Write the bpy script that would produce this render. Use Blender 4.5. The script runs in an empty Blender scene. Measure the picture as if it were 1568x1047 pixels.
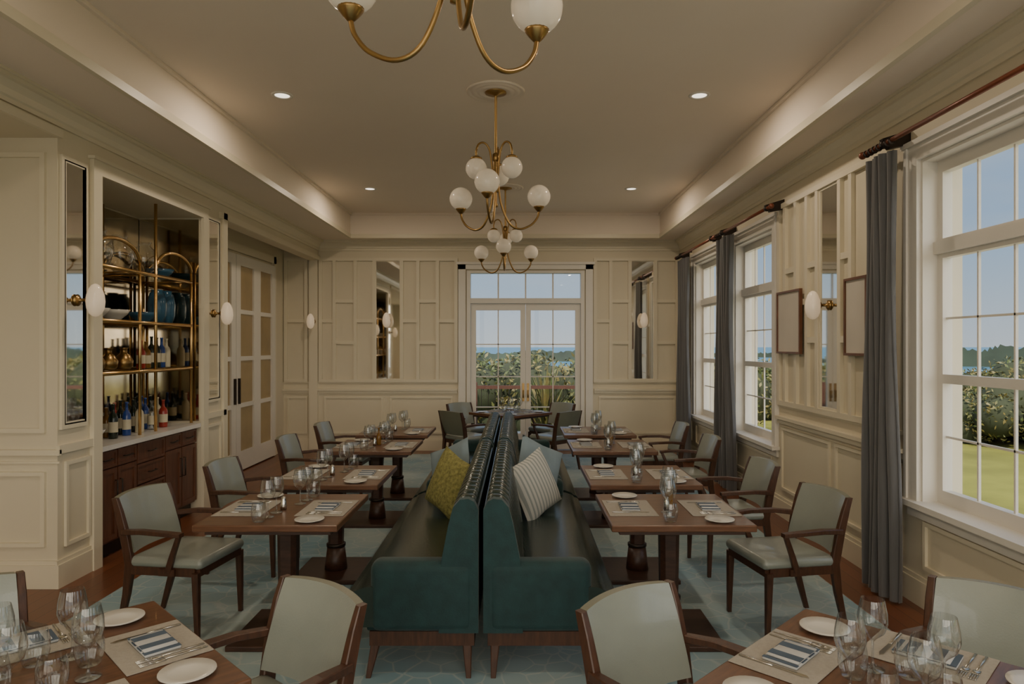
import bpy, bmesh, math, random
from mathutils import Vector, Matrix
R=random.Random(7)
scene=bpy.context.scene
pi=math.pi
# ------------------------------------------------------------ materials
def newmat(name):
    m=bpy.data.materials.new(name); m.use_nodes=True
    nt=m.node_tree; b=nt.nodes['Principled BSDF']; return m,nt,b
def mat(name,col,rough=.6,metal=0,var=.06,scale=8,bump=0,bscale=60,emit=None,estr=0,sheen=0,stretch=None,coat=0):
    m,nt,b=newmat(name)
    tc=nt.nodes.new('ShaderNodeTexCoord'); mp=nt.nodes.new('ShaderNodeMapping')
    nt.links.new(tc.outputs['Object'],mp.inputs['Vector'])
    if stretch: mp.inputs['Scale'].default_value=stretch
    n=nt.nodes.new('ShaderNodeTexNoise'); n.inputs['Scale'].default_value=scale; n.inputs['Detail'].default_value=4
    nt.links.new(mp.outputs[0],n.inputs['Vector'])
    r=nt.nodes.new('ShaderNodeValToRGB')
    r.color_ramp.elements[0].position=.3; r.color_ramp.elements[1].position=.7
    r.color_ramp.elements[0].color=[c*(1-var) for c in col]+[1]
    r.color_ramp.elements[1].color=[min(1,c*(1+var)) for c in col]+[1]
    nt.links.new(n.outputs['Fac'],r.inputs[0]); nt.links.new(r.outputs[0],b.inputs['Base Color'])
    b.inputs['Roughness'].default_value=rough; b.inputs['Metallic'].default_value=metal
    if coat: b.inputs['Coat Weight'].default_value=coat
    if sheen: b.inputs['Sheen Weight'].default_value=sheen
    if bump:
        n2=nt.nodes.new('ShaderNodeTexNoise'); n2.inputs['Scale'].default_value=bscale
        nt.links.new(mp.outputs[0],n2.inputs['Vector'])
        bp=nt.nodes.new('ShaderNodeBump'); bp.inputs['Strength'].default_value=bump; bp.inputs['Distance'].default_value=.01
        nt.links.new(n2.outputs['Fac'],bp.inputs['Height']); nt.links.new(bp.outputs[0],b.inputs['Normal'])
    if emit:
        b.inputs['Emission Color'].default_value=list(emit)+[1]; b.inputs['Emission Strength'].default_value=estr
    return m
WALL=mat('wall_cream_paint',(.70,.63,.475),.55,var=.015,scale=2)
TRIM=mat('trim_cream_paint',(.74,.67,.51),.42,var=.01,scale=2)
CEIL=mat('ceiling_paint',(.85,.75,.63),.8,var=.015,scale=1)
WHITE=mat('window_white_paint',(.77,.73,.65),.4,var=.01)
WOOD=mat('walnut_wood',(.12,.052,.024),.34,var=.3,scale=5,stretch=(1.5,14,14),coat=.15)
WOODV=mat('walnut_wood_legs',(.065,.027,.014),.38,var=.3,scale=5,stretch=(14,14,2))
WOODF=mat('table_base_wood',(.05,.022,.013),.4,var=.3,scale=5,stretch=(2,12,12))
CABW=mat('cabinet_mahogany',(.13,.05,.026),.35,var=.25,scale=4,stretch=(10,10,1.5))
LEA=mat('chair_grey_leather',(.25,.272,.238),.32,var=.05,scale=6,bump=.08,bscale=150,coat=.3)
LEAB=mat('chair_back_leather',(.18,.18,.13),.40,var=.05,scale=6,bump=.08,bscale=150)
DLEA=mat('banquette_dark_leather',(.022,.036,.030),.25,var=.2,scale=5,bump=.12,bscale=60)
TEAL=mat('banquette_teal_velvet',(.007,.036,.038),.75,var=.2,scale=14,bump=.15,bscale=120,sheen=.12)
BRASS=mat('aged_brass',(.36,.23,.09),.32,metal=1,var=.1)
BRASSB=mat('polished_brass',(.68,.44,.18),.25,metal=1,var=.06)
BRONZE=mat('dark_bronze',(.04,.03,.025),.4,metal=.7,var=.1)
COPPER=mat('rod_red_brown',(.20,.06,.03),.35,metal=.3,var=.1)
GLOBE=mat('opal_glass_globe',(.76,.68,.56),.15,var=.01,emit=(1,.80,.55),estr=.10)
SCON=mat('sconce_opal_glass',(.78,.70,.58),.2,var=.01,emit=(1,.72,.45),estr=.24)
MIR=mat('mirror_silver',(.80,.78,.72),.03,metal=1,var=.02)
MIRD=mat('antique_mirror',(.56,.50,.40),.07,metal=1,var=.2,scale=3)
MARB=mat('white_marble',(.7,.68,.64),.2,var=.08,scale=3)
CHINA=mat('white_china',(.62,.60,.55),.15,var=.01)
LINEN=mat('linen_placemat',(.36,.33,.28),.9,var=.06,scale=60,bump=.3,bscale=300)
NAVY=mat('napkin_slate',(.07,.10,.14),.9,var=.1)
NWHITE=mat('napkin_white',(.46,.46,.45),.9,var=.04)
STEEL=mat('cutlery_steel',(.6,.58,.53),.2,metal=1,var=.02)
CURT=mat('curtain_grey_fabric',(.115,.113,.113),.85,var=.12,scale=40,bump=.2,bscale=200,stretch=(1,1,.05),sheen=.3)
CANVAS=mat('art_canvas',(.62,.57,.49),.8,var=.06,scale=2)
FRAME=mat('frame_red_wood',(.16,.065,.03),.4,var=.2)
OLIVE=mat('pillow_olive_knit',(.23,.215,.07),.95,var=.4,scale=45,bump=.5,bscale=90)
BLUEP=mat('pillow_blue',(.20,.26,.29),.9,var=.1)
OIL=mat('amber_glass',(.20,.10,.02),.08,var=.1)
DKGL=mat('dark_green_bottle',(.012,.02,.012),.08,var=.1)
LABEL=mat('bottle_label',(.6,.55,.4),.6,var=.1)
BLUEC=mat('blue_ceramic',(.03,.10,.17),.2,var=.2)
REDB=mat('red_bottle',(.30,.03,.02),.1)
DBLUE=mat('blue_glass_bottle',(.02,.06,.25),.1)
BOOK=mat('book_cover',(.55,.52,.45),.6)
FRUIT=mat('lemon_skin',(.5,.35,.03),.45)
DOORG=mat('curtained_door_glass',(.30,.21,.095),.2,var=.15,scale=2,emit=(1,.68,.33),estr=.02)  # faint warm glow put into the panes, which are no lamp
STONE=mat('terrace_bounce_stone',(.66,.59,.48),.8,var=.1)  # kept pale so the ground throws sunlight up into the room
RAILR=mat('railing_red_wood',(.10,.04,.025),.5,var=.1)
HULL=mat('shoreline_trees',(.03,.045,.03),.9,var=.5,scale=.05)
LEDM=mat('downlight_lens',(.9,.88,.8),.5,emit=(1,.9,.75),estr=2.0)
VENT=mat('downlight_ring',(.8,.76,.68),.5)
def glassmat(name,tint,base,edge,rough=0,power=3.0):
    m=bpy.data.materials.new(name); m.use_nodes=True; nt=m.node_tree
    nt.nodes.clear(); o=nt.nodes.new('ShaderNodeOutputMaterial')
    t=nt.nodes.new('ShaderNodeBsdfTransparent'); t.inputs[0].default_value=list(tint)+[1]
    g=nt.nodes.new('ShaderNodeBsdfGlossy'); g.inputs['Roughness'].default_value=rough
    lw=nt.nodes.new('ShaderNodeLayerWeight'); lw.inputs['Blend'].default_value=.5
    p=nt.nodes.new('ShaderNodeMath'); p.operation='POWER'; p.inputs[1].default_value=power
    q=nt.nodes.new('ShaderNodeMath'); q.operation='MULTIPLY_ADD'; q.inputs[1].default_value=edge; q.inputs[2].default_value=base
    mx=nt.nodes.new('ShaderNodeMixShader')
    nt.links.new(lw.outputs['Facing'],p.inputs[0]); nt.links.new(p.outputs[0],q.inputs[0]); nt.links.new(q.outputs[0],mx.inputs[0])
    nt.links.new(t.outputs[0],mx.inputs[1]); nt.links.new(g.outputs[0],mx.inputs[2]); nt.links.new(mx.outputs[0],o.inputs[0])
    return m
GLASS=glassmat('window_pane_glass',(.97,.98,.98),.02,.25,0,4)
DGLASS=glassmat('drinking_glass',(.90,.92,.92),.10,.85,.02,1.8)
def floormat():
    m,nt,b=newmat('floor_oak_planks')
    tc=nt.nodes.new('ShaderNodeTexCoord'); mp=nt.nodes.new('ShaderNodeMapping'); mp.inputs['Rotation'].default_value=(0,0,pi/2)
    nt.links.new(tc.outputs['Object'],mp.inputs[0])
    br=nt.nodes.new('ShaderNodeTexBrick'); br.inputs['Scale'].default_value=1; br.inputs['Brick Width'].default_value=1.4; br.inputs['Row Height'].default_value=.11
    br.inputs['Mortar Size'].default_value=.002
    br.inputs['Color1'].default_value=(.20,.07,.030,1); br.inputs['Color2'].default_value=(.14,.05,.022,1); br.inputs['Mortar'].default_value=(.03,.015,.01,1)
    nt.links.new(mp.outputs[0],br.inputs['Vector']); nt.links.new(br.outputs['Color'],b.inputs['Base Color'])
    b.inputs['Roughness'].default_value=.3; return m
FLOORM=floormat()
def carpetmat():
    m,nt,b=newmat('carpet_teal_pattern')
    tc=nt.nodes.new('ShaderNodeTexCoord')
    n=nt.nodes.new('ShaderNodeTexNoise'); n.inputs['Scale'].default_value=2.2; n.inputs['Detail'].default_value=3
    nt.links.new(tc.outputs['Object'],n.inputs['Vector'])
    mixv=nt.nodes.new('ShaderNodeMix'); mixv.data_type='VECTOR'; mixv.inputs['Factor'].default_value=.12
    nt.links.new(tc.outputs['Object'],mixv.inputs[4]); nt.links.new(n.outputs['Color'],mixv.inputs[5])
    v=nt.nodes.new('ShaderNodeTexVoronoi'); v.feature='DISTANCE_TO_EDGE'; v.inputs['Scale'].default_value=8
    nt.links.new(mixv.outputs[1],v.inputs['Vector'])
    r=nt.nodes.new('ShaderNodeValToRGB'); e=r.color_ramp.elements
    e[0].position=.0; e[1].position=.06; e[1].color=(0,0,0,1); e[0].color=(1,1,1,1)
    nt.links.new(v.outputs['Distance'],r.inputs[0])
    r2=nt.nodes.new('ShaderNodeValToRGB'); r2.color_ramp.elements[0].position=.38; r2.color_ramp.elements[1].position=.62
    r2.color_ramp.elements[0].color=(.13,.26,.32,1); r2.color_ramp.elements[1].color=(.29,.37,.36,1)
    n3=nt.nodes.new('ShaderNodeTexNoise'); n3.inputs['Scale'].default_value=.9
    nt.links.new(tc.outputs['Object'],n3.inputs['Vector']); nt.links.new(n3.outputs['Fac'],r2.inputs[0])
    mx=nt.nodes.new('ShaderNodeMix'); mx.data_type='RGBA'
    mul=nt.nodes.new('ShaderNodeMath'); mul.operation='MULTIPLY'; mul.inputs[1].default_value=.45
    nt.links.new(r.outputs[0],mul.inputs[0]); nt.links.new(mul.outputs[0],mx.inputs[0])
    nt.links.new(r2.outputs[0],mx.inputs[6]); mx.inputs[7].default_value=(.45,.47,.43,1)
    nt.links.new(mx.outputs[2],b.inputs['Base Color'])
    b.inputs['Roughness'].default_value=.95; b.inputs['Sheen Weight'].default_value=.3
    return m
CARP=carpetmat()
def stripemat(name,c1,c2,scale,axis=0):
    m,nt,b=newmat(name)
    tc=nt.nodes.new('ShaderNodeTexCoord'); w=nt.nodes.new('ShaderNodeTexWave'); w.bands_direction='XYZ'[axis]
    w.inputs['Scale'].default_value=scale; w.inputs['Distortion'].default_value=.3
    nt.links.new(tc.outputs['Object'],w.inputs['Vector'])
    r=nt.nodes.new('ShaderNodeValToRGB'); r.color_ramp.interpolation='CONSTANT'
    r.color_ramp.elements[0].color=list(c1)+[1]; r.color_ramp.elements[1].position=.62; r.color_ramp.elements[1].color=list(c2)+[1]
    nt.links.new(w.outputs['Fac'],r.inputs[0]); nt.links.new(r.outputs[0],b.inputs['Base Color']); b.inputs['Roughness'].default_value=.9
    return m
PSTR=stripemat('pillow_white_stripe',(.50,.49,.44),(.28,.30,.28),9,0)
def leafmat(name,c1,c2):
    m,nt,b=newmat(name)
    oi=nt.nodes.new('ShaderNodeTexCoord'); n=nt.nodes.new('ShaderNodeTexNoise'); n.inputs['Scale'].default_value=3; n.inputs['Detail'].default_value=4
    nt.links.new(oi.outputs['Object'],n.inputs['Vector'])
    r=nt.nodes.new('ShaderNodeValToRGB'); r.color_ramp.elements[0].position=.38; r.color_ramp.elements[1].position=.6
    r.color_ramp.elements[0].color=list(c1)+[1]; r.color_ramp.elements[1].color=list(c2)+[1]
    nt.links.new(n.outputs['Fac'],r.inputs[0]); nt.links.new(r.outputs[0],b.inputs['Base Color']); b.inputs['Roughness'].default_value=.6
    return m
LEAF=leafmat('shrub_leaves',(.065,.095,.022),(.19,.15,.045))
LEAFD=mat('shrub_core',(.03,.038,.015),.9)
LAWN=mat('lawn_grass',(.17,.17,.025),.95,var=.25,scale=.8)
SEA=mat('sea_water',(.06,.16,.24),.35,var=.1,scale=.02)
# ------------------------------------------------------------ mesh builder
class MB:
    def __init__(s): s.v=[];s.f=[];s.m=[];s.sm=[];s.mats=[]
    def add(s,vs,fs,mt,smooth=False,M=None):
        if mt not in s.mats: s.mats.append(mt)
        k=s.mats.index(mt); o=len(s.v)
        if M is not None: vs=[M@Vector(v) for v in vs]
        s.v+= [tuple(v) for v in vs]
        for f in fs: s.f.append([i+o for i in f]); s.m.append(k); s.sm.append(smooth)
    def box(s,x0,x1,y0,y1,z0,z1,mt,M=None):
        x0,x1=min(x0,x1),max(x0,x1); y0,y1=min(y0,y1),max(y0,y1); z0,z1=min(z0,z1),max(z0,z1)
        v=[(x0,y0,z0),(x1,y0,z0),(x1,y1,z0),(x0,y1,z0),(x0,y0,z1),(x1,y0,z1),(x1,y1,z1),(x0,y1,z1)]
        s.add(v,[(0,3,2,1),(4,5,6,7),(0,1,5,4),(1,2,6,5),(2,3,7,6),(3,0,4,7)],mt,False,M)
    def rbox(s,x0,x1,y0,y1,z0,z1,r,mt,seg=3,M=None,smooth=True):
        bm=bmesh.new(); bmesh.ops.create_cube(bm,size=1)
        c=((x0+x1)/2,(y0+y1)/2,(z0+z1)/2); d=(abs(x1-x0),abs(y1-y0),abs(z1-z0))
        for v in bm.verts: v.co=Vector((c[0]+v.co.x*d[0],c[1]+v.co.y*d[1],c[2]+v.co.z*d[2]))
        r=min(r,min(d)*.49)
        bmesh.ops.bevel(bm,geom=bm.edges[:],offset=r,segments=seg,profile=.5,affect='EDGES')
        bm.verts.index_update()
        s.add([v.co.copy() for v in bm.verts],[[v.index for v in f.verts] for f in bm.faces],mt,smooth,M); bm.free()
    def lathe(s,prof,mt,seg=20,M=None,smooth=True,caps=True):
        n=len(prof); v=[];f=[]
        for r,z in prof:
            for j in range(seg):
                a=2*pi*j/seg; v.append((r*math.cos(a),r*math.sin(a),z))
        for i in range(n-1):
            for j in range(seg):
                k=(j+1)%seg; f.append((i*seg+j,i*seg+k,(i+1)*seg+k,(i+1)*seg+j))
        if caps:
            if prof[0][0]>1e-4: f.append(tuple(range(seg-1,-1,-1)))
            if prof[-1][0]>1e-4: f.append(tuple((n-1)*seg+j for j in range(seg)))
        s.add(v,f,mt,smooth,M)
    def tube(s,pts,r,mt,seg=8,M=None,cap=True):
        P=[Vector(p) for p in pts]; n=len(P); rr=r if isinstance(r,(list,tuple)) else [r]*n
        v=[];f=[]; t0=(P[1]-P[0]).normalized(); up=Vector((0,0,1)) if abs(t0.z)<.9 else Vector((1,0,0))
        N=t0.cross(up).normalized()
        for i in range(n):
            t=(P[min(i+1,n-1)]-P[max(i-1,0)]).normalized()
            N=(N-t*N.dot(t)).normalized(); B=t.cross(N)
            for j in range(seg):
                a=2*pi*j/seg; v.append(P[i]+(N*math.cos(a)+B*math.sin(a))*rr[i])
        for i in range(n-1):
            for j in range(seg):
                k=(j+1)%seg; f.append((i*seg+j,i*seg+k,(i+1)*seg+k,(i+1)*seg+j))
        if cap: f.append(tuple(range(seg-1,-1,-1))); f.append(tuple((n-1)*seg+j for j in range(seg)))
        s.add(v,f,mt,True,M)
    def beam(s,pts,secs,mt,U=(1,0,0),V=(0,1,0),M=None,smooth=False,ch=.25):
        U=Vector(U);V=Vector(V);v=[];f=[]
        for p,(a,b) in zip(pts,secs):
            p=Vector(p); c=min(a,b)*ch
            for q in [(a-c,-b),(a,-b+c),(a,b-c),(a-c,b),(-a+c,b),(-a,b-c),(-a,-b+c),(-a+c,-b)]:
                v.append(p+U*q[0]+V*q[1])
        n=len(pts)
        for i in range(n-1):
            for j in range(8):
                k=(j+1)%8; f.append((i*8+j,i*8+k,(i+1)*8+k,(i+1)*8+j))
        f.append(tuple(range(7,-1,-1))); f.append(tuple((n-1)*8+j for j in range(8)))
        s.add(v,f,mt,smooth,M)
    def prism(s,poly,a0,a1,mt,axis='y',M=None,smooth=False):
        def P(q,a):
            return (q[0],a,q[1]) if axis=='y' else ((a,q[0],q[1]) if axis=='x' else (q[0],q[1],a))
        n=len(poly); v=[P(q,a0) for q in poly]+[P(q,a1) for q in poly]
        s.add(v,[(i,(i+1)%n,n+(i+1)%n,n+i) for i in range(n)],mt,smooth,M)
        s.add(v,[tuple(range(n-1,-1,-1)),tuple(range(n,2*n))],mt,False,M)
    def grid(s,fn,nu,nv,mt,M=None,smooth=True):
        v=[fn(i/nu,j/nv) for i in range(nu+1) for j in range(nv+1)]
        f=[(i*(nv+1)+j,(i+1)*(nv+1)+j,(i+1)*(nv+1)+j+1,i*(nv+1)+j+1) for i in range(nu) for j in range(nv)]
        s.add(v,f,mt,smooth,M)
    def mesh(s,name,fix=True):
        me=bpy.data.meshes.new(name); me.from_pydata(s.v,[],s.f)
        for m in s.mats: me.materials.append(m)
        me.polygons.foreach_set('material_index',s.m); me.polygons.foreach_set('use_smooth',s.sm)
        if fix:
            bm=bmesh.new(); bm.from_mesh(me); bmesh.ops.recalc_face_normals(bm,faces=bm.faces[:]); bm.to_mesh(me); bm.free()
        me.update(); return me
    def obj(s,name,loc=(0,0,0),rz=0):
        return place(s.mesh(name),name,loc,rz)
def place(me,name,loc=(0,0,0),rz=0,sc=None,rot=None):
    o=bpy.data.objects.new(name,me); o.location=loc; o.rotation_euler=rot if rot else (0,0,rz)
    if sc: o.scale=sc
    scene.collection.objects.link(o); return o
def sph(r,n=12,sx=1,sz=1,c=0):
    return [(max(0,r*sx*math.sin(pi*i/n)),c-r*sz*math.cos(pi*i/n)) for i in range(n+1)]
def smooth_path(pts,k=6):
    P=[Vector(p) for p in pts]; out=[]
    for i in range(len(P)-1):
        p0=P[max(i-1,0)];p1=P[i];p2=P[i+1];p3=P[min(i+2,len(P)-1)]
        for j in range(k):
            t=j/k
            out.append(.5*((2*p1)+(p2-p0)*t+(2*p0-5*p1+4*p2-p3)*t*t+(-p0+3*p1-3*p2+p3)*t**3))
    out.append(P[-1]); return out
# ------------------------------------------------------------ ROOM
XL,XR,YB,YR=-3.32,2.72,11.4,-2.6
ZS,ZT=3.5,3.88
b=MB(); b.box(-5,3.02,YR-.2,YB+.2,-.2,0,FLOORM); b.obj('floor')
b=MB(); b.box(-2.85,2.28,-2.2,10.95,0.0,.012,CARP); b.obj('carpet')
b=MB()
b.box(-2.69,2.30,-1.9,11.0,ZT,ZT+.15,CEIL)
b.box(-5,-2.69,YR-.2,YB+.2,ZS,ZT+.15,CEIL)
b.box(2.30,3.02,YR-.2,YB+.2,ZS,ZT+.15,CEIL)
b.box(-2.69,2.30,11.0,YB+.2,ZS,ZT+.15,CEIL)
b.box(-2.69,2.30,YR-.2,-1.9,ZS,ZT+.15,CEIL)
b.obj('ceiling')
b=MB()
for (x0,x1,y0,y1) in [(-2.69,-2.66,-1.9,11.0),(2.27,2.30,-1.9,11.0),(-2.69,2.30,10.97,11.0)]:
    b.box(x0,x1,y0,y1,ZT-.03,ZT,CEIL)
for (x0,x1,y0,y1) in [(-2.72,-2.675,-1.9,11.0),(2.285,2.33,-1.9,11.0),(-2.69,2.30,10.985,11.03)]:
    b.box(x0,x1,y0,y1,ZS-.02,ZS+.045,TRIM)
b.obj('trim_tray')
wins=[(-1.7,-.35),(.55,1.95),(3.2,4.6),(7.22,8.52),(9.12,10.4)]  # first two windows are out of view, added for more cool daylight
WZ0,WZ1=.70,3.0
b=MB(); y=YR-.2
for (a,c) in wins:
    b.box(XR,XR+.28,y,a,0,ZS,WALL); b.box(XR,XR+.28,a,c,0,WZ0-.04,WALL); b.box(XR,XR+.28,a,c,WZ1,ZS,WALL); y=c
b.box(XR,XR+.28,y,YB+.2,0,ZS,WALL); b.obj('wall_right')
DX0,DX1,DZ=-.84,1.12,3.0
b=MB(); b.box(-5,DX0,YB,YB+.2,0,ZS,WALL); b.box(DX1,XR,YB,YB+.2,0,ZS,WALL); b.box(DX0,DX1,YB,YB+.2,DZ,ZS,WALL); b.obj('wall_back')
b=MB(); xs=[(-3.3,-1.4),(-1.25,.65),(.8,2.6)]; x=-5  # unseen rear openings, made wide to let more daylight in
for a,c in xs:
    b.box(x,a,YR-.2,YR,0,ZS,WALL); b.box(a,c,YR-.2,YR,3.25,ZS,WALL); x=c
b.box(x,XR,YR-.2,YR,0,ZS,WALL); b.obj('wall_rear')
b=MB()
b.box(-4.6,XL,4.93,5.40,0,ZS,WALL)
b.box(-4.6,XL,7.17,7.75,0,ZS,WALL)
b.box(-4.6,-3.98,5.40,7.17,0,ZS,WALL)
b.box(-3.98,XL,5.40,7.17,3.09,ZS,WALL)
b.box(-4.1,-3.9,7.75,YB,0,ZS,WALL)
b.box(-3.9,XL-.16,7.75,YB,3.34,ZS,WALL)
b.box(XL-.16,XL,7.75,YB,3.17,ZS,WALL)
b.box(-4.6,XL,YR,4.93,3.25,ZS,WALL)
b.box(-4.8,-4.6,YR-.2,5.4,0,ZS,WALL)
b.obj('wall_left')
def crown(name,segs):
    b=MB()
    for (ax,c,s,a0,a1) in segs:
        prof=[(0,-.17),(.018,-.17),(.018,-.14),(.03,-.13),(.04,-.09),(.075,-.05),(.10,-.045),(.10,-.02),(.115,-.02),(.115,0),(0,0)]
        if ax=='y': b.prism([(c+s*p,ZS+q) for p,q in prof],a0,a1,TRIM,'y')
        else: b.prism([(c+s*p,ZS+q) for p,q in prof],a0,a1,TRIM,'x')
    b.obj(name)
crown('trim_crown_left',[('y',XL,1,YR,YB)])
crown('trim_crown_right',[('y',XR,-1,YR,YB)])
crown('trim_crown_back',[('x',YB,-1,XL,XR)])
def strip(b,plane,c,s,a0,a1,z0,z1,d,mt=TRIM,d0=0):
    if plane=='x': b.box(c+s*d0,c+s*d,a0,a1,z0,z1,mt)
    else: b.box(a0,a1,c+s*d0,c+s*d,z0,z1,mt)
def pframe(b,plane,c,s,a0,a1,z0,z1,w=.028,d=.02,mt=TRIM):
    strip(b,plane,c,s,a0,a1,z1-w,z1,d,mt); strip(b,plane,c,s,a0,a1,z0,z0+w,d,mt)
    strip(b,plane,c,s,a0,a0+w,z0+w,z1-w,d,mt); strip(b,plane,c,s,a1-w,a1,z0+w,z1-w,d,mt)
def baseb(b,plane,c,s,a0,a1):
    strip(b,plane,c,s,a0,a1,0,.17,.024); strip(b,plane,c,s,a0,a1,.17,.20,.014)
def chairrail(b,plane,c,s,a0,a1):
    strip(b,plane,c,s,a0,a1,1.0,1.03,.055); strip(b,plane,c,s,a0,a1,.955,1.0,.03); strip(b,plane,c,s,a0,a1,1.12,1.15,.018)
def stiles(b,plane,c,s,cols,z0,z1,mirror=None,w=.055,d=.034):
    for i,a in enumerate(cols): strip(b,plane,c,s,a-w/2,a+w/2,z0,z1,d)
    pats=[[2.17],[2.50,1.81],[2.17],[2.50,1.81]]
    for i in range(len(cols)-1):
        a0,a1=cols[i],cols[i+1]
        lo,hi=min(a0,a1)+w/2,max(a0,a1)-w/2
        if mirror and lo<mirror<hi: continue
        for z in pats[i%4]: strip(b,plane,c,s,lo,hi,z-.035,z+.02,d*.9)
    lo,hi=min(cols)-w/2,max(cols)+w/2
    strip(b,plane,c,s,lo,hi,z1,z1+.05,d+.004); strip(b,plane,c,s,lo,hi,z0-.05,z0,d)
b=MB()
stiles(b,'y',YB,-1,[-3.28,-3.05,-2.70,-2.385,-1.925,-1.655,-1.33,-1.02],1.19,3.16,mirror=-2.15)
stiles(b,'y',YB,-1,[1.30,1.56,1.875,2.305,2.66],1.19,3.16,mirror=2.09)
stiles(b,'y',YB,-1,[-3.86,-3.52],1.19,3.16)
for a0,a1 in [(-3.9,-1.0),(1.28,XR)]:
    baseb(b,'y',YB,-1,a0,a1); chairrail(b,'y',YB,-1,a0,a1)
for a0,a1 in [(-3.84,-3.5),(-3.22,-2.24),(-2.12,-1.08),(1.36,2.64)]:
    pframe(b,'y',YB,-1,a0,a1,.28,.90)
strip(b,'y',YB,-1,-3.46,-3.32,0,3.17,.06)
b.obj('trim_panelling_back')
b=MB()
segs=[(YR,-1.85),(-.2,.4),(2.1,3.05),(4.75,7.07),(8.67,8.97),(10.55,YB)]
for a0,a1 in segs: chairrail(b,'x',XR,-1,a0,a1)
baseb(b,'x',XR,-1,YR,YB)
stiles(b,'x',XR,-1,[7.04,6.88,6.61,6.36,6.14,5.71,5.52,5.22,4.98],1.19,3.14,mirror=5.93)
stiles(b,'x',XR,-1,[8.72,8.92],1.19,3.14); stiles(b,'x',XR,-1,[10.62,10.98,11.33],1.19,3.14)
for a0,a1 in [(4.82,5.82),(5.92,7.0),(8.7,8.94),(10.6,11.33)]: pframe(b,'x',XR,-1,a0,a1,.28,.92)
for a0,a1 in [(.6,1.9),(3.25,4.55),(7.27,8.47),(9.17,10.35)]: pframe(b,'x',XR,-1,a0,a1,.26,.58)
b.obj('trim_panelling_right')
b=MB()
baseb(b,'y',4.93,-1,-4.6,XL); baseb(b,'x',XL,1,4.905,5.40); baseb(b,'x',XL,1,7.17,7.75)
for (a0,a1) in [(4.95,5.39),(7.19,7.73)]:
    pframe(b,'x',XL,1,a0+.05,a1-.10,.28,.90); strip(b,'x',XL,1,a0-.04,a1,.97,1.03,.03)
    pframe(b,'x',XL,1,a0-.0,a1-.14,1.14,3.14,w=.04,d=.02)
strip(b,'y',4.93,-1,-4.6,XL+.03,.96,1.0,.03); strip(b,'y',4.93,-1,-4.6,XL+.02,.90,.915,.014)
pframe(b,'y',4.93,-1,-4.4,-3.40,1.12,3.14,w=.035,d=.024); pframe(b,'y',4.93,-1,-4.4,-3.40,.30,.84,w=.03,d=.024)
strip(b,'x',XL,1,5.30,5.41,0,3.09,.035); strip(b,'x',XL,1,7.16,7.27,0,3.09,.035); strip(b,'x',XL,1,5.30,7.27,3.09,3.20,.035)
strip(b,'x',XL,1,5.28,7.29,3.20,3.225,.055)
strip(b,'x',XL,1,7.66,7.76,0,3.24,.03); strip(b,'x',XL,1,7.6,YB,3.17,3.24,.03)
strip(b,'x',XL,1,YR,4.95,3.25,3.31,.03)
b.obj('trim_panelling_left')
b=MB(); baseb(b,'x',-3.9,1,7.75,7.82); baseb(b,'x',-3.9,1,10.92,YB); strip(b,'x',-3.9,1,10.84,10.95,0,3.16,.04); strip(b,'x',-3.9,1,7.76,10.95,3.05,3.16,.04); b.obj('trim_casing_recess')
def leaf_left(y0,y1):
    b=MB(); x0,x1=-3.885,-3.83
    sw=.15
    b.box(x0,x1,y0,y0+sw,.02,3.0,WHITE);b.box(x0,x1,y1-sw,y1,.02,3.0,WHITE)
    b.box(x0,x1,y0+sw,y1-sw,2.86,3.0,WHITE);b.box(x0,x1,y0+sw,y1-sw,.02,.28,WHITE)
    ym=(y0+y1)/2; b.box(x0,x1,ym-.13,ym+.13,.28,2.86,WHITE)
    for z in (.92,1.57,2.22): b.box(x0+.004,x1-.004,y0+sw,y1-sw,z-.03,z+.03,WHITE)
    b.box(x0+.015,x0+.03,y0+sw,y1-sw,.28,2.86,DOORG)
    return b
b=leaf_left(7.9,9.30); b.box(-3.83,-3.80,9.22,9.25,.95,1.3,BRONZE); b.obj('door_1')
b=leaf_left(9.31,10.82); b.box(-3.83,-3.80,9.36,9.39,.95,1.3,BRONZE); b.obj('door_2')
b=MB()
for a0,a1 in [(DX0-.14,DX0-.02),(DX1+.02,DX1+.14)]: b.box(a0,a1,YB-.045,YB,0,3.10,WHITE)
b.box(DX0-.14,DX1+.14,YB-.045,YB,3.02,3.10,WHITE); b.box(DX0-.17,DX1+.17,YB-.07,YB,3.10,3.14,WHITE)
b.box(DX0,DX0+.06,YB-.03,YB+.15,0,3.0,WHITE); b.box(DX1-.06,DX1,YB-.03,YB+.15,0,3.0,WHITE)
b.obj('trim_door_casing')
b=MB()
b.box(DX0+.06,DX1-.06,YB-.02,YB+.15,2.455,2.54,WHITE); b.box(DX0+.06,DX1-.06,YB-.02,YB+.15,2.96,3.0,WHITE)
for x in (-.317,.14,.597): b.box(x-.012,x+.012,YB+.02,YB+.06,2.54,2.96,WHITE)
b.add([(DX0+.06,YB+.04,2.54),(DX1-.06,YB+.04,2.54),(DX1-.06,YB+.04,2.96),(DX0+.06,YB+.04,2.96)],[(0,1,2,3)],GLASS)
b.obj('window_transom')
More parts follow.
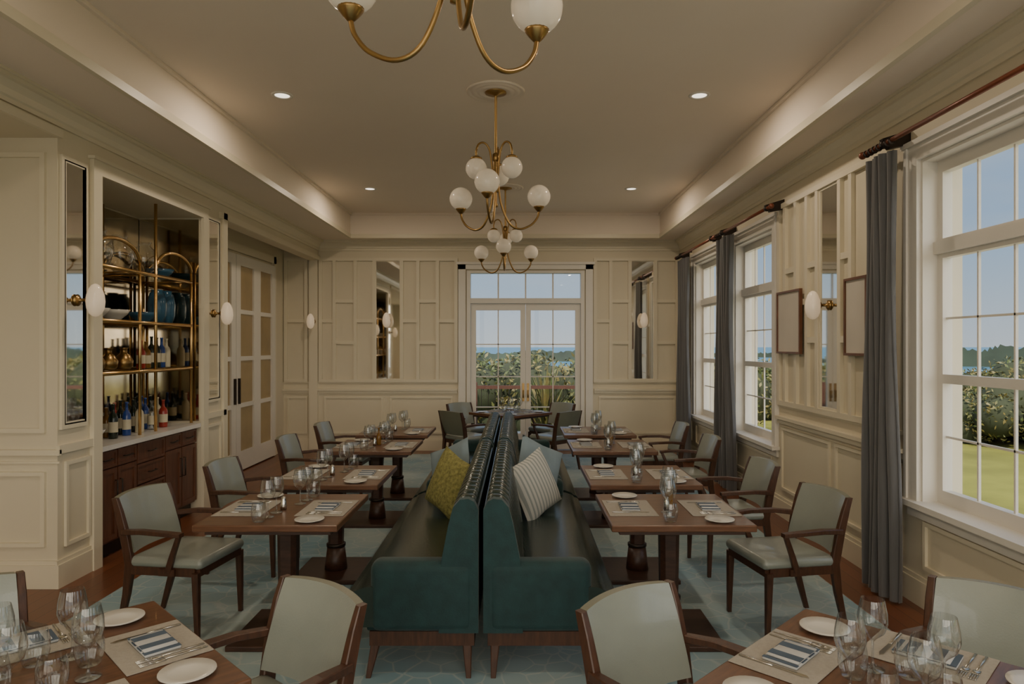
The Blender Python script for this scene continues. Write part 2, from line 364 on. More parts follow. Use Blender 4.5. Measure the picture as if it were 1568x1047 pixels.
def leaf_back(x0,x1,hx,nm):
    b=MB(); y0,y1=YB+.02,YB+.07; sw=.085
    b.box(x0,x0+sw,y0,y1,.02,2.45,WHITE); b.box(x1-sw,x1,y0,y1,.02,2.45,WHITE)
    b.box(x0+sw,x1-sw,y0,y1,2.34,2.45,WHITE); b.box(x0+sw,x1-sw,y0,y1,.02,.28,WHITE)
    xm=(x0+x1)/2; b.box(xm-.009,xm+.009,y0+.01,y1-.01,.28,2.34,WHITE)
    for z in (.72,1.23,1.77): b.box(x0+sw,x1-sw,y0+.01,y1-.01,z-.009,z+.009,WHITE)
    b.add([(x0+sw,y0+.025,.28),(x1-sw,y0+.025,.28),(x1-sw,y0+.025,2.34),(x0+sw,y0+.025,2.34)],[(0,1,2,3)],GLASS)
    b.box(hx-.018,hx+.018,y0-.012,y0,.82,1.12,BRASS); b.tube([(hx,y0-.012,1.0),(hx,y0-.06,1.0),(hx,y0-.06,.88)],.009,BRASS)
    b.obj(nm)
leaf_back(DX0+.065,.138,.10,'door_3'); leaf_back(.142,DX1-.065,.18,'door_4')
def window(nm,a,c):
    b=MB(); x0,x1=XR+.10,XR+.16
    b.box(XR-.03,XR,a-.12,a,WZ0-.02,WZ1+.10,WHITE); b.box(XR-.03,XR,c,c+.12,WZ0-.02,WZ1+.10,WHITE); b.box(XR-.03,XR,a,c,WZ1,WZ1+.10,WHITE)
    b.box(XR-.055,XR,a-.15,c+.15,WZ1+.10,WZ1+.135,WHITE)
    b.box(XR-.045,XR-.001,a-.13,a-.10,WZ0,WZ1+.10,WHITE); b.box(XR-.045,XR-.001,c+.10,c+.13,WZ0,WZ1+.10,WHITE)
    b.box(XR-.08,XR-.0005,a-.15,c+.15,WZ0-.035,WZ0+.003,WHITE); b.box(XR-.025,XR,a-.12,c+.12,WZ0-.11,WZ0-.035,WHITE)
    b.box(XR-.0005,XR+.30,a,c,WZ0-.039,WZ0+.003,WHITE)
    b.box(XR,XR+.2,a,a+.02,WZ0,WZ1,WHITE);b.box(XR,XR+.2,c-.02,c,WZ0,WZ1,WHITE);b.box(XR,XR+.2,a+.02,c-.02,WZ1-.02,WZ1,WHITE)
    A,C=a+.02,c-.02; sw=.055
    b.box(x0,x1,A,A+sw,WZ0,WZ1-.02,WHITE); b.box(x0,x1,C-sw,C,WZ0,WZ1-.02,WHITE)
    for z0,z1 in [(WZ0,.79),(1.50,1.56),(2.33,2.46),(2.90,WZ1-.02)]: b.box(x0,x1,A+sw,C-sw,z0,z1,WHITE)
    b.box(x0-.03,x1,A,C,2.36,2.44,WHITE)
    n=4; L=(C-A-2*sw)
    for k in range(1,n):
        yy=A+sw+L*k/n; b.box(x0+.022,x1-.022,yy-.007,yy+.007,.79,2.90,WHITE)
    for z in (1.145,1.93): b.box(x0+.022,x1-.022,A+sw,C-sw,z-.007,z+.007,WHITE)
    xg=x0+.03; b.add([(xg,A+sw,.79),(xg,C-sw,.79),(xg,C-sw,2.9),(xg,A+sw,2.9)],[(0,1,2,3)],GLASS)
    b.obj(nm)
for i,(a,c) in enumerate(wins): window('window_%d'%(i+1),a,c)
def mirror(plane,c,s,a0,a1,z0,z1):
    b=MB(); strip(b,plane,c,s,a0,a1,z0,z1,.012,MIR); pframe(b,plane,c,s,a0-.02,a1+.02,z0-.02,z1+.02,w=.02,d=.02,mt=TRIM); b.obj('wall_mirror')
mirror('y',YB,-1,-2.35,-1.96,1.20,3.15); mirror('y',YB,-1,1.91,2.27,1.20,3.15)
mirror('x',XR,-1,5.76,6.09,1.21,3.12)
mirror('x',XL,1,5.0,5.21,1.19,3.09); mirror('x',XL,1,7.32,7.56,1.19,3.09)
# ------------------------------------------------------------ sconces
b=MB()
Rx=Matrix.Rotation(pi/2,4,'Y')
b.lathe([(0.0,.0),(.042,.0),(.045,.012),(.03,.022),(.012,.03),(.012,.075),(.03,.08),(.036,.10),(.036,.115),(0,.118)],BRASS,18,Rx)
b.lathe([(0.0,-.125),(.022,-.12),(.044,-.10),(.060,-.06),(.065,-.01),(.060,.04),(.045,.085),(.028,.112),(.012,.122),(0,.125)],SCON,20,Matrix.Translation((.145,0,0)))
SC=b.mesh('wall_sconce')
for (x,y,z,rz) in [(XR-.012,5.92,2.10,pi),(XL+.012,5.12,2.09,0),(XL+.012,7.44,2.10,0),(-2.155,YB-.012,2.17,-pi/2),(2.09,YB-.012,2.17,-pi/2),(-3.39,YB-.06,2.15,-pi/2)]:
    place(SC,'wall_sconce',(x,y,z),rz)
for a0,a1 in [(6.43,7.0),(5.2,5.56)]:
    b=MB(); x=XR-.034
    pframe(b,'x',x,-1,a0,a1,1.67,2.29,w=.02,d=.03,mt=FRAME); strip(b,'x',x,-1,a0+.02,a1-.02,1.69,2.27,.018,CANVAS)
    b.obj('picture_frame')
# ------------------------------------------------------------ curtains
def curtain(y0,y1,n,ph):
    b=MB(); rr=random.Random(ph); w=[rr.uniform(.7,1.3) for _ in range(20)]
    def fn(u,v,off=0):
        z=.02+3.06*v; t=u*n*2*pi
        amp=.042*(w[int(u*n)%20])*(1-.35*v)
        x=2.55+off+amp*math.sin(t+.35*math.sin(3*v+ph))+.01*math.sin(7*v+u*9)
        yc=(y0+y1)/2; k=1-.22*v+.05*math.sin(5*v+ph)
        y=yc+(u-.5)*(y1-y0)*k+.012*math.cos(t*1.0)
        return (x,y,z)
    b.grid(lambda u,v:fn(u,v),n*12,26,CURT); b.grid(lambda u,v:fn(u,v,.006),n*12,26,CURT)
    b.obj('curtain')
curtain(4.58,5.0,5,1); curtain(8.1,8.72,5,2); curtain(10.15,10.85,6,3); curtain(2.62,3.1,5,4)
def rod(y0,y1):
    b=MB(); RX=2.55; b.tube([(RX,y0,3.15),(RX,y1,3.15)],.017,COPPER,12)
    for y in (y0,y1): b.lathe(sph(.028,8),COPPER,12,Matrix.Translation((RX,y,3.15)))
    for y in (y0+.12,y1-.30):
        b.prism([(2.525,3.18),(XR,3.24),(XR,3.14),(2.575,3.11)],y-.025,y+.025,BRONZE,'y'); b.lathe([(.03,-.02),(.03,.02)],BRONZE,12,Matrix.Translation((RX,y,3.15))@Matrix.Rotation(pi/2,4,'X'))
    for k in range(7):
        y=y1-.06-k*.055
        b.lathe([(.024,-.006),(.028,0),(.024,.006)],BRONZE,12,Matrix.Translation((RX,y,3.145))@Matrix.Rotation(pi/2,4,'X'))
    b.obj('curtain_rod')
rod(2.7,5.04); rod(6.85,8.8); rod(8.85,10.95)
# ------------------------------------------------------------ bar niche
b=MB(); b.box(-3.975,-3.965,5.41,7.16,.96,3.07,MIRD); b.box(-3.96,-3.34,7.155,7.165,.96,3.07,MIRD); b.box(-3.96,-3.34,5.405,5.415,.96,3.07,MIRD); b.obj('bar_mirror')
b=MB()
fx=-3.36
b.box(-3.96,fx-.02,5.42,7.15,.12,.90,CABW); b.box(-3.90,fx-.06,5.42,7.15,0,.12,BRONZE)
b.box(-3.96,-3.31,5.42,7.15,.90,.94,MARB)
def front(y0,y1,z0,z1,pull):
    b.box(fx-.02,fx,y0+.008,y1-.008,z0+.006,z1-.006,CABW)
    pframe(b,'x',fx,1,y0+.008,y1-.008,z0+.006,z1-.006,w=.04 if z1-z0>.25 else .022,d=.010,mt=CABW)
    if pull=='h': ym=(y0+y1)/2; zz=(z0+z1)/2; b.tube([(fx+.008,ym-.06,zz),(fx+.03,ym-.06,zz),(fx+.03,ym+.06,zz),(fx+.008,ym+.06,zz)],.005,BRONZE,6)
    else:
        yy=y1-.035 if pull=='r' else y0+.035; zz=z1-.2; b.tube([(fx+.008,yy,zz-.09),(fx+.03,yy,zz-.09),(fx+.03,yy,zz+.09),(fx+.008,yy,zz+.09)],.006,BRONZE,6)
for (y0,y1) in [(5.43,6.02),(6.50,7.14)]:
    ym=(y0+y1)/2
    front(y0,ym,.74,.89,'h'); front(ym,y1,.74,.89,'h'); front(y0,ym,.14,.74,'r'); front(ym,y1,.14,.74,'l')
for k in range(4):
    front(6.02,6.50,.14+k*.1875,.14+(k+1)*.1875,'h')
b.obj('bar_cabinet')
b=MB()
SH=[1.53,1.97,2.42]
for z in SH:
    b.add([(-3.9,5.45,z-.003),(-3.4,5.45,z-.003),(-3.4,7.12,z-.003),(-3.9,7.12,z-.003)],[(0,1,2,3)],GLASS)
    for x in (-3.40,-3.90): b.tube([(x,5.45,z-.014),(x,7.12,z-.014)],.018,BRASSB,8)
    for y in (5.45,6.15,6.42,7.12): b.tube([(-3.9,y,z-.012),(-3.4,y,z-.012)],.009,BRASSB,6)
for x in (-3.40,-3.90):
    for y in (5.45,6.42,7.12): b.tube([(x,y,.945),(x,y,3.08 if y==6.42 else 2.62)],.015,BRASSB,8)
    b.tube([(x,6.15,.945),(x,6.15,2.55)],.015,BRASSB,8)
    for y0,y1 in [(5.45,6.15),(6.45,7.12)]:
        ym=(y0+y1)/2; h=(y1-y0)/2
        b.tube([(x,ym-h*math.cos(pi*k/14),2.50+.16*math.sin(pi*k/14)) for k in range(15)],.016,BRASSB,8)
b.obj('bar_shelving')
def bottle(h,r,mt,lab=True):
    b=MB(); b.lathe([(0,0),(r*.95,0),(r,.01),(r,h*.58),(r*.85,h*.66),(r*.36,h*.76),(r*.32,h*.95),(r*.4,h*.955),(r*.4,h),(0,h)],mt,16)
    if lab: b.lathe([(r*1.02,h*.18),(r*1.02,h*.48)],LABEL,16,caps=False)
    return b.mesh('bottle')
BO=[bottle(.30,.038,DKGL),bottle(.27,.04,REDB),bottle(.30,.036,DBLUE),bottle(.26,.042,OIL),bottle(.29,.038,LABEL,False),bottle(.31,.037,DKGL),bottle(.28,.04,DGLASS)]
for i in range(15):
    place(BO[(i*3)%7],'spirit_bottle',(-3.52-.10*(i%3)+R.uniform(-.005,.005),5.95+.07*i,.942))
for i in range(9): place(BO[(i*2)%7],'spirit_bottle',(-3.80,5.98+.115*i,.942))
for i in range(6): place(BO[(i*2+1)%7],'spirit_bottle',(-3.60,6.53+.095*i,1.53))
b=MB(); b.lathe([(0,0),(.05,0),(.09,.05),(.12,.16),(.11,.24),(.06,.29),(.055,.31),(.07,.33)],DGLASS,20,caps=False); GV=b.mesh('glass_vase')
b=MB(); b.lathe([(0,0),(.06,0),(.085,.08),(.09,.2),(.07,.3),(.05,.32),(.055,.34),(0,.335)],BLUEC,20); BV=b.mesh('blue_vase')
b=MB(); b.lathe([(0,0),(.05,0),(.055,.01),(.11,.06),(.135,.10),(.13,.10),(.10,.06),(0,.02)],CHINA,20); WB=b.mesh('white_bowl')
b=MB(); b.lathe([(0,0),(.05,0),(.055,.01),(.11,.06),(.135,.10),(.13,.10),(.10,.06),(0,.02)],BLUEC,20); BB=b.mesh('blue_bowl')
b=MB(); b.lathe([(0,0),(.05,0),(.075,.03),(.08,.08),(.055,.13),(.03,.15),(.03,.19),(.04,.2),(0,.2)],BRASS,20); DC=b.mesh('brass_decanter')
for (me,n,y,z) in [(GV,'glass_vase',5.62,2.42),(GV,'glass_vase',5.90,2.42),(GV,'glass_vase',6.22,2.42),(GV,'glass_vase',6.62,2.42),(BB,'blue_bowl',6.92,2.42),(BV,'blue_vase',5.56,1.97),(WB,'white_bowl',5.82,1.97),(WB,'white_bowl',6.12,1.97),(BB,'blue_bowl',6.60,1.97),(BV,'blue_vase',6.86,1.97),(BV,'blue_vase',7.04,1.97),(DC,'brass_decanter',5.85,1.53),(DC,'brass_decanter',6.04,1.53),(DC,'brass_decanter',6.28,1.53)]:
    place(me,n,(-3.62,y,z))
b=MB(); b.rbox(-.1,.1,-.13,.13,0,.12,.005,BOOK); b.obj('book_stack',(-3.6,5.62,1.53))
place(WB,'white_bowl',(-3.6,5.72,.942))
for dx,dy,dz in [(0,0,.09),(.05,.03,.10),(-.04,.04,.10)]:
    b=MB(); b.lathe(sph(.035,8),FRUIT,12); b.obj('lemon',(-3.6+dx,5.72+dy,.94+dz))
# ------------------------------------------------------------ chandeliers
def rad(a,p): return (p[0]*math.cos(a),p[0]*math.sin(a),p[1])
b=MB()
b.lathe([(0,.85),(.09,.85),(.09,.83),(.02,.815),(.011,.80),(.011,-.09),(.018,-.10),(.018,-.12),(0,-.125)],BRASS,16)
b.lathe([(.016,.26),(.028,.27),(.028,.32),(.016,.33)],BRASS,16); b.lathe([(.016,.0),(.026,.01),(.026,.05),(.016,.06)],BRASS,16)
RR=.395
for deg,rr in [(262,RR),(22,RR),(142,RR)]:
    a=math.radians(deg)
    pts=smooth_path([rad(a,p) for p in [(.012,.32),(.02,.12),(.045,-.08),(.12,-.245),(.215,-.29),(.32,-.25),(.378,-.185),(rr,-.13)]],6)
    b.tube(pts,.0095,BRASS,8)
    T=Matrix.Translation(rad(a,(rr,0)))
    b.lathe([(.0,-.135),(.014,-.13),(.028,-.115),(.044,-.095),(.048,-.085),(0,-.085)],BRASS,18,T)
    b.lathe(sph(.099,14),GLOBE,24,T)
for deg in (202,322,82):
    a=math.radians(deg)
    pts=smooth_path([rad(a,p) for p in [(.012,.03),(.03,.20),(.055,.35),(.10,.405),(.15,.39),(.172,.335),(.172,.28)]],6)
    b.tube(pts,.0085,BRASS,8)
    T=Matrix.Translation(rad(a,(.172,.185)))
    b.lathe([(.0,.105),(.03,.10),(.048,.088),(.05,.075),(0,.075)],BRASS,18,T)
    b.lathe(sph(.088,14),GLOBE,24,T)
CH=b.mesh('chandelier')
chs=((-.21,2.31,.384),(-.18,5.72,0),(-.16,9.2,.1))
for x,y,a in chs: place(CH,'chandelier',(x,y,3.03),a)
b=MB()
b.lathe([(0,0),(.245,0),(.245,-.01),(.235,-.018),(.215,-.008),(.20,-.008),(.19,-.02),(.165,-.010),(.15,-.010),(.14,-.024),(.12,-.012),(0,-.012)],CEIL,48); MD=b.mesh('ceiling_medallion')
for x,y,a in chs: place(MD,'ceiling_medallion',(x,y,ZT+.001))
b=MB(); b.lathe([(.09,0),(.09,-.006),(.065,-.008),(.062,0)],VENT,24,caps=False); b.lathe([(0,-.003),(.062,-.003)],LEDM,24,caps=False); DL=b.mesh('downlight')
for y in (-1.1,2.35,5.81,9.27):
    for x in (-2.0,1.55):
        o=place(DL,'downlight',(x,y,ZT))
        l=bpy.data.lights.new('lamp','AREA'); l.shape='DISK'; l.size=.11; l.energy=17; l.color=(1,.82,.62)
        lo=bpy.data.objects.new('lamp',l); scene.collection.objects.link(lo); lo.parent=o; lo.location=(0,0,-.012)
# ------------------------------------------------------------ banquettes
def sofa(s,L=2.3):
    b=MB(); S=Matrix.Diagonal((s,1,1,1))
    pr=[(.10,.27),(.60,.27)]
    for cx,cz,r in [(.655,.315,.045),(.672,.395,.045)]:
        for k in range(7):
            a=-pi/2+pi*k/6; pr.append((cx+r*math.cos(a),cz+r*math.sin(a)))
    pr+=[(.66,.455),(.60,.478),(.45,.485),(.3,.478),(.14,.46)]
    b.prism(pr,.0,L,DLEA,'y',S,True)
    prof=[Vector((.215,.44)),Vector((.20,.55)),Vector((.175,.70)),Vector((.15,.82)),Vector((.13,.89)),Vector((.095,.925)),Vector((.05,.93)),Vector((.015,.90)),Vector((.01,.6))]
    n=int(L/.115)
    def fn(u,v):
        t=v*(len(prof)-1); i=min(int(t),len(prof)-2); p=prof[i].lerp(prof[i+1],t-i)
        d=prof[min(i+1,len(prof)-1)]-prof[i]; nn=Vector((-d.y,d.x)).normalized()*-1
        k=.026*(abs(math.sin(pi*u*n))**.55)*(1 if v<.85 else .3)-.012
        return (p.x+nn.x*k,.05+u*(L-.10),p.y+nn.y*k)
    b.grid(fn,n*8,16,DLEA,S)
    b.box(.01,.10,.05,L-.05,.27,.88,DLEA,S)
    b.rbox(.02,.60,.03,L-.03,.235,.32,.015,TEAL,2,S)
    for y0,y1 in [(0,.05),(L-.05,L)]:
        b.prism([(.008,.24),(.008,.88),(.03,.925),(.06,.94),(.105,.935),(.14,.895),(.165,.80),(.20,.62),(.215,.24)],y0-.004,y1+.004,TEAL,'y',S)
    for y0,y1 in [(-.012,.13),(L-.13,L+.012)]:
        b.rbox(.03,.575,y0,y1,.24,.61,.05,TEAL,5,S)
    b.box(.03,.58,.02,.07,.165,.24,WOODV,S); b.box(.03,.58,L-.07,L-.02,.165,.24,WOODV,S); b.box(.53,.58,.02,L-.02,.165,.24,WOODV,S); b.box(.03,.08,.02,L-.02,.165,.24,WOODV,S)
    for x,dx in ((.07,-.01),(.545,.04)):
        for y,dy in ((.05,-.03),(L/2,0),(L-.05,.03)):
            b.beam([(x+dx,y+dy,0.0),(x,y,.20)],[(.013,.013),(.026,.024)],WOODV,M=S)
    return b.mesh('banquette_sofa')
SR,SL=sofa(1),sofa(-1)
for y in (3.56,5.95):
    place(SR,'banquette_sofa',(-.185,y,.012)); place(SL,'banquette_sofa',(-.195,y,.012))
def pillow(mt,w=.44,t=.15):
    b=MB()
    def f(sg):
        def fn(u,v):
            x=2*u-1;y=2*v-1
            k=(1-x*x)**.5*(1-y*y)**.5 if abs(x)<1 and abs(y)<1 else 0
            pin=1-.07*(1-abs(x*y))*(max(abs(x),abs(y)))
            return (x*w/2*pin, sg*t/2*k**.8, y*w/2*pin)
        return fn
    b.grid(f(1),18,18,mt); b.grid(f(-1),18,18,mt)
    return b.mesh('throw_pillow')
PO,PS,PB=pillow(OLIVE),pillow(PSTR),pillow(BLUEP,.44,.13)
def pose(lean,yaw,roll): return (Matrix.Rotation(yaw,3,'Z')@Matrix.Rotation(lean,3,'X')@Matrix.Rotation(roll,3,'Y')).to_euler()
place(PO,'throw_pillow',(-.50,5.08,.72),rot=pose(-.28,math.radians(-48),.28))
place(PS,'throw_pillow',(.13,5.08,.71),rot=pose(-.28,math.radians(48),-.30))
place(PB,'throw_pillow',(.17,5.48,.755),rot=pose(-.25,math.radians(40),.45))
place(PB,'throw_pillow',(-.53,5.48,.74),rot=pose(-.25,math.radians(-42),-.40))
# ------------------------------------------------------------ chairs
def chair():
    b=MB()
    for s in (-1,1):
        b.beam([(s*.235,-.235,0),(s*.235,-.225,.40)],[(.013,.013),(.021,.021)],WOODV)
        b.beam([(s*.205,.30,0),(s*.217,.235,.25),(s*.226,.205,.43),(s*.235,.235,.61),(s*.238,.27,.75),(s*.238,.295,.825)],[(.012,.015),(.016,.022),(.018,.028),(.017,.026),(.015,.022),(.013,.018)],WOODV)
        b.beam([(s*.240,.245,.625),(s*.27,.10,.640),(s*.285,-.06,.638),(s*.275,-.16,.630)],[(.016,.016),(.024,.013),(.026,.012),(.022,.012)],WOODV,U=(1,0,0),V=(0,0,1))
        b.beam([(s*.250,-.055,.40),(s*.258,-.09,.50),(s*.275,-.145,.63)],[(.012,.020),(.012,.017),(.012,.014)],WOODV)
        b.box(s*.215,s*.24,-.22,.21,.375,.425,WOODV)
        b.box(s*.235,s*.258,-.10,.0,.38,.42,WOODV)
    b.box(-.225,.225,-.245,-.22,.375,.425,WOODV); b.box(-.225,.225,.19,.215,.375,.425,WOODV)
    b.rbox(-.245,.245,-.265,.215,.415,.48,.032,LEA,4)
    def fn(y_off):
        def g(u,v):
            x=(2*u-1)*.222; z=.50+.325*v
            y=.195+ .105*v + .04*(1-(2*u-1)**2) + y_off*(1-.3*abs(2*v-1)**3)
            z+= .010*(1-(2*u-1)**2)*v
            return (x,y,z)
        return g
    b.grid(fn(-.024),14,8,LEA); b.grid(fn(.022),14,8,LEAB)
    f0,f1=fn(-.024),fn(.022)
    def edge(tf):
        v=[];n=14
        for i in range(n+1):
            for g in (f0,f1): v.append(g(*tf(i/n)))
        b.add(v,[(2*i,2*i+1,2*i+3,2*i+2) for i in range(n)],LEAB,True)
    edge(lambda t:(t,1)); edge(lambda t:(t,0)); edge(lambda t:(0,t)); edge(lambda t:(1,t))
    return b.mesh('dining_chair',True)
CM=chair()
def D(a): return math.radians(a)
CZ=.012
chairs=[(-2.08,4.28,82),(-2.05,5.38,86),(-2.03,6.85,88),(-2.0,8.0,88),
 (1.66,4.28,-80),(1.66,5.38,-86),(1.66,6.85,-88),(1.64,8.0,-88),
 (-.92,2.33,-39),(.59,2.27,39),(-1.96,2.38,46),(1.60,2.33,-46),
 (-.72,9.66,135),(.52,9.66,-135),(-.72,10.62,45),(.52,10.62,-45)]
for x,y,a in chairs: place(CM,'dining_chair',(x,y,CZ),D(a))
# ------------------------------------------------------------ tables
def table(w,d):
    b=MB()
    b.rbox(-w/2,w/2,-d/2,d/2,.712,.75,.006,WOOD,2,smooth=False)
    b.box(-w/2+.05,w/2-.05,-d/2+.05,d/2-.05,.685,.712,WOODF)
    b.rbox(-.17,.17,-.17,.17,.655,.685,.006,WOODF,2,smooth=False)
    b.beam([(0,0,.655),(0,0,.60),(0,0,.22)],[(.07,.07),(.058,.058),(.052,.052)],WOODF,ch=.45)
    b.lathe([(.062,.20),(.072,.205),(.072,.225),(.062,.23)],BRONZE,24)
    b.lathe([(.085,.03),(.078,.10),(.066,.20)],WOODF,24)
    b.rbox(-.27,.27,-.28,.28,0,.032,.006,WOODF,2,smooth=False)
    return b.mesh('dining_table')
TM=table(.80,.80); TB=table(.88,.88)
tabs=[]
for y in (4.15,5.24,6.78,7.93):
    tabs.append((-1.39,y)); tabs.append((.92,y))
for x,y in tabs: place(TM,'dining_table',(x,y,CZ))
big=[(-1.41,2.03),(1.085,1.95),(-.1,10.14)]
for x,y in big: place(TB,'dining_table',(x,y,CZ),pi/4)
b=MB(); b.lathe([(0,.002),(.034,.001),(.035,.003),(.006,.008),(.004,.03),(.004,.085),(.012,.095),(.034,.115),(.043,.145),(.041,.175),(.033,.215)],DGLASS,24,caps=False); WG=b.mesh('wine_glass')
b=MB(); b.lathe([(0,.002),(.03,.001),(.032,.004),(.042,.04),(.041,.075),(.035,.105)],DGLASS,24,caps=False); TG=b.mesh('tumbler_glass')
b=MB(); b.lathe([(0,0),(.045,0),(.05,.004),(.082,.012),(.081,.015),(.05,.007),(0,.006)],CHINA,28); BP=b.mesh('bread_plate')
b=MB(); b.rbox(-.15,.15,-.21,.21,0,.003,.001,LINEN,1,smooth=False); PM=b.mesh('placemat')
b=MB()
b.rbox(-.105,.105,-.055,.055,0,.010,.004,NWHITE,2)
for x0,x1 in [(-.104,-.075),(-.055,-.01),(.01,.055),(.085,.104)]: b.box(x0,x1,-.0555,.0555,.0095,.0108,NAVY)
b.rbox(-.085,.085,-.05,.052,.0108,.016,.002,NWHITE,1)
for x0,x1 in [(-.06,-.02),(.03,.07)]: b.box(x0,x1,-.0505,.0525,.0155,.0168,NAVY)
NK=b.mesh('folded_napkin')
b=MB(); b.rbox(-.11,.02,-.004,.004,0,.004,.001,STEEL,1); b.rbox(.018,.05,-.011,.011,0,.003,.001,STEEL,1)
for y in (-.009,-.003,.003,.009): b.rbox(.048,.095,y-.0015,y+.0015,0,.003,.0005,STEEL,1)
FK=b.mesh('fork')
b=MB(); b.rbox(-.11,0,-.005,.005,0,.005,.001,STEEL,1); b.prism([(0,-.004),(.09,-.006),(.11,0),(.10,.009),(0,.008)],0,.003,STEEL,'z'); KN=b.mesh('dinner_knife')
b=MB(); b.lathe([(0,0),(.022,0),(.023,.004),(.023,.08),(.018,.10),(.008,.125),(.008,.155),(.011,.156),(.011,.168),(0,.168)],OIL,16); OB=b.mesh('olive_oil_bottle')
b=MB(); b.lathe([(0,0),(.018,0),(.02,.02),(.016,.05),(.012,.06),(.013,.075),(0,.08)],STEEL,14); SP=b.mesh('pepper_shaker')
TZ=.75+CZ+.001
def setting(cx,cy,ang,bigt=False):
    M=Matrix.Translation((cx,cy,TZ))@Matrix.Rotation(ang,4,'Z')
    def put(me,n,x,y,z=0,rz=0,sc=None):
        p=M@Vector((x,y,z)); place(me,n,p,ang+rz,sc)
    r=.305 if bigt else .24
    put(PM,'placemat',r,0,0,0,(.85,.81,1) if bigt else (.95,.95,1))
    put(NK,'folded_napkin',r,0,.0035,pi/2+R.uniform(-.04,.04),(.85,1,1))
    k=.88 if bigt else 1
    put(FK,'fork',r+.01,-.122*k,.0035,pi); put(FK,'fork',r+.01,-.155*k,.0035,pi); put(KN,'dinner_knife',r+.01,.125*k,.0035,pi)
    if bigt:
        put(BP,'bread_plate',.31,-.285)
        put(WG,'wine_glass',.095,.095); put(TG,'tumbler_glass',.120,.0)
    else:
        put(BP,'bread_plate',r-.02,-.305)
        put(WG,'wine_glass',.035,.11+R.uniform(-.005,.005)); put(WG,'wine_glass',.045,.215+R.uniform(-.005,.005)); put(TG,'tumbler_glass',.06,.32)
for i,(x,y) in enumerate(tabs):
    setting(x,y,0); setting(x,y,pi)
    if i in (1,5,4): place(OB,'olive_oil_bottle',(x+.01,y+.03,TZ))
    place(SP,'pepper_shaker',(x-.02,y-.03,TZ))
for x,y in big:
    for k in range(4): setting(x,y,pi/4+k*pi/2,True)
# ------------------------------------------------------------ exterior
b=MB(); b.box(5.4,26,-30,34,-.8,-.6,LAWN); b.box(3.05,5.4,11.7,34,-.8,-.6,LAWN); b.box(-26,3.05,14.3,34,-.8,-.6,LAWN); b.obj('lawn_ground')
b=MB(); b.box(-3000,3000,-3000,4000,-8.2,-8,SEA); b.obj('sea')
b=MB(); b.box(-6,3.04,11.65,14.2,-.25,-.03,STONE); b.box(3.06,5.4,-14,11.65,-.6,-.15,STONE); b.box(-9,5.4,-14,YR-.25,-.6,-.12,STONE); b.obj('terrace_and_bounce_paving')  # deck, then unseen side and rear slabs added to bounce sunlight onto the ceiling
b=MB()
b.box(-3,3,14.0,14.08,.86,.93,RAILR)
for k in range(43): b.box(-2.98+k*.14,-2.97+k*.14,14.03,14.04,-.03,.86,BRONZE)
for x in (-3,-.9,1.2,2.9): b.box(x,x+.08,13.99,14.09,-.03,1.0,RAILR)
b.obj('terrace_railing')
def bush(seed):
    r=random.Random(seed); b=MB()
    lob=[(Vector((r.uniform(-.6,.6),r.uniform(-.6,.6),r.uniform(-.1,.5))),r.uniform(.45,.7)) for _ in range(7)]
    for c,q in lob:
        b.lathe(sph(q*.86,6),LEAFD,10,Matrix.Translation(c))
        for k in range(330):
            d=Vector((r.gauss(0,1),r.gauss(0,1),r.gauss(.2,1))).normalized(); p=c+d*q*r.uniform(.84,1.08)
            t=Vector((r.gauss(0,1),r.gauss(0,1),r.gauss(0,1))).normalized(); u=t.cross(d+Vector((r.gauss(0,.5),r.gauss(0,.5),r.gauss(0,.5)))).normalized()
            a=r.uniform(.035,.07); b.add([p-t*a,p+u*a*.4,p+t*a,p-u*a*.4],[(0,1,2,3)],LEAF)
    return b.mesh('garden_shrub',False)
BU=[bush(1),bush(2),bush(3)]
pts=[]
for k in range(26):
    t=k/25; pts.append((9.5+R.uniform(0,1.2)+2.5*(1-t),10+22*t+R.uniform(-.4,.4),R.uniform(.8,1.1)))
for k in range(16): pts.append((12.5+R.uniform(0,3),11+R.uniform(0,10),R.uniform(1.0,1.4)))
for k in range(16): pts.append((-4+k*.62,17.8+R.uniform(-.6,.8),R.uniform(1.25,1.55)))
for k in range(8): pts.append((3+k*1.0,22+R.uniform(-1,1),R.uniform(1.3,1.6)))
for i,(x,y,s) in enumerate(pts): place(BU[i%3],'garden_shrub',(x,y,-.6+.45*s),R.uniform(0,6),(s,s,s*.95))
b=MB()
for k in range(90):
    a=R.uniform(0,2*pi); l=R.uniform(.8,1.3); e=R.uniform(.7,1.5); d=Vector((math.cos(a)*math.cos(e),math.sin(a)*math.cos(e),math.sin(e)))
    sd=Vector((-math.sin(a),math.cos(a),0))*.03; h=R.uniform(0,1.0); o=Vector((0,0,h)); b.add([o+sd,o+d*l*.5+sd,o+d*l,o+d*l*.5-sd,o-sd],[(0,1,2,3,4)],LEAF)
b.obj('yucca_plant',(.62,15.1,-.6))
b=MB()
def shore(dist,a0,a1,h0,h1,seed,n=200):
    r=random.Random(seed); v=[];f=[]; ph=[r.uniform(0,6) for _ in range(6)]
    for i in range(n+1):
        t=i/n; a=math.radians(a0+(a1-a0)*t); x=math.sin(a)*dist;y=math.cos(a)*dist
        h=h0+(h1-h0)*(.5+.2*math.sin(9*t+ph[0])+.12*math.sin(23*t+ph[1])+.1*math.sin(61*t+ph[2])+.15*r.uniform(-1,1))
        h*=min(1,8*t,8*(1-t))
        v+=[(x,y,-8),(x,y,-8+h),(x*1.2,y*1.2,-8+h*.6)]
    for i in range(n): f+=[(3*i,3*i+3,3*i+4,3*i+1),(3*i+1,3*i+4,3*i+5,3*i+2)]
    b.add(v,f,HULL)
shore(420,-25,14,3,8,1); shore(380,26,55,3,11,2); shore(600,10,35,2,7,3)
b.obj('distant_shoreline')
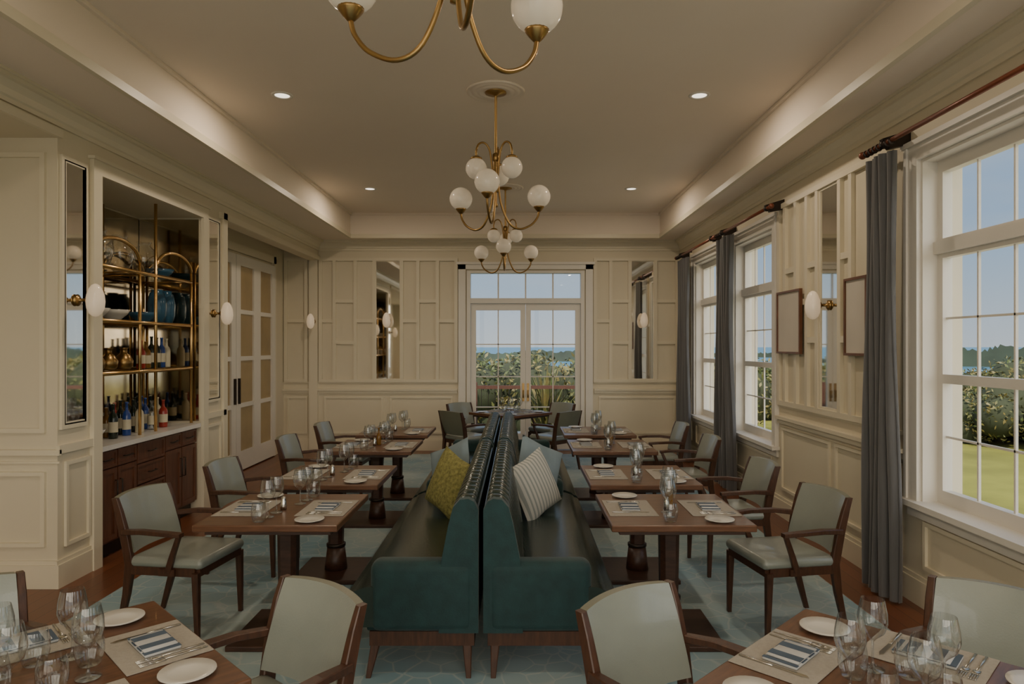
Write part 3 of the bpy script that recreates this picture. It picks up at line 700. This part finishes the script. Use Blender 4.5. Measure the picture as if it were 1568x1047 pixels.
# ------------------------------------------------------------ light
w=bpy.data.worlds.new('World'); scene.world=w; w.use_nodes=True; nt=w.node_tree; bg=nt.nodes['Background']
tc=nt.nodes.new('ShaderNodeTexCoord'); sp=nt.nodes.new('ShaderNodeSeparateXYZ'); nt.links.new(tc.outputs['Generated'],sp.inputs[0])
r=nt.nodes.new('ShaderNodeValToRGB'); e=r.color_ramp.elements
e[0].position=0; e[0].color=(.60,.67,.72,1); e[1].position=.6; e[1].color=(.17,.33,.62,1)
x=r.color_ramp.elements.new(.14); x.color=(.36,.52,.72,1)
nt.links.new(sp.outputs['Z'],r.inputs[0])
n=nt.nodes.new('ShaderNodeTexNoise'); n.inputs['Scale'].default_value=3; n.inputs['Detail'].default_value=6
mp=nt.nodes.new('ShaderNodeMapping'); mp.inputs['Scale'].default_value=(1,1,4); nt.links.new(tc.outputs['Generated'],mp.inputs[0]); nt.links.new(mp.outputs[0],n.inputs['Vector'])
r3=nt.nodes.new('ShaderNodeValToRGB'); r3.color_ramp.elements[0].position=.5; r3.color_ramp.elements[1].position=.78; r3.color_ramp.elements[1].color=(.5,.5,.5,1)
nt.links.new(n.outputs['Fac'],r3.inputs[0])
mx=nt.nodes.new('ShaderNodeMix'); mx.data_type='RGBA'; nt.links.new(r3.outputs[0],mx.inputs[0]); nt.links.new(r.outputs[0],mx.inputs[6]); mx.inputs[7].default_value=(.68,.68,.68,1)
m1=nt.nodes.new('ShaderNodeMath'); m1.operation='MULTIPLY'; m1.inputs[1].default_value=-1; m1.use_clamp=True
nt.links.new(sp.outputs['Y'],m1.inputs[0])
mw=nt.nodes.new('ShaderNodeMix'); mw.data_type='RGBA'; nt.links.new(m1.outputs[0],mw.inputs[0]); nt.links.new(mx.outputs[2],mw.inputs[6]); mw.inputs[7].default_value=(.75,.68,.56,1)
nt.links.new(mw.outputs[2],bg.inputs[0])
m2=nt.nodes.new('ShaderNodeMath'); m2.operation='MULTIPLY_ADD'; m2.inputs[1].default_value=4.8; m2.inputs[2].default_value=.95  # sky behind the camera made brighter and warmer to fill the interior
nt.links.new(m1.outputs[0],m2.inputs[0]); nt.links.new(m2.outputs[0],bg.inputs[1])
s=bpy.data.lights.new('sun','SUN'); s.energy=5.8; s.angle=.02; s.color=(1,.91,.77)
so=bpy.data.objects.new('sun',s); scene.collection.objects.link(so)
so.rotation_euler=Vector((-.06,-.62,.9)).to_track_quat('Z','Y').to_euler()
# ------------------------------------------------------------ camera
c=bpy.data.cameras.new('camera'); co=bpy.data.objects.new('camera',c); scene.collection.objects.link(co)
co.location=(0,0,1.75); co.rotation_euler=(pi/2,0,0); c.lens=24; c.sensor_width=36; c.shift_x=-.0051; c.shift_y=.0035; c.clip_end=6000; c.clip_start=.05
scene.camera=co
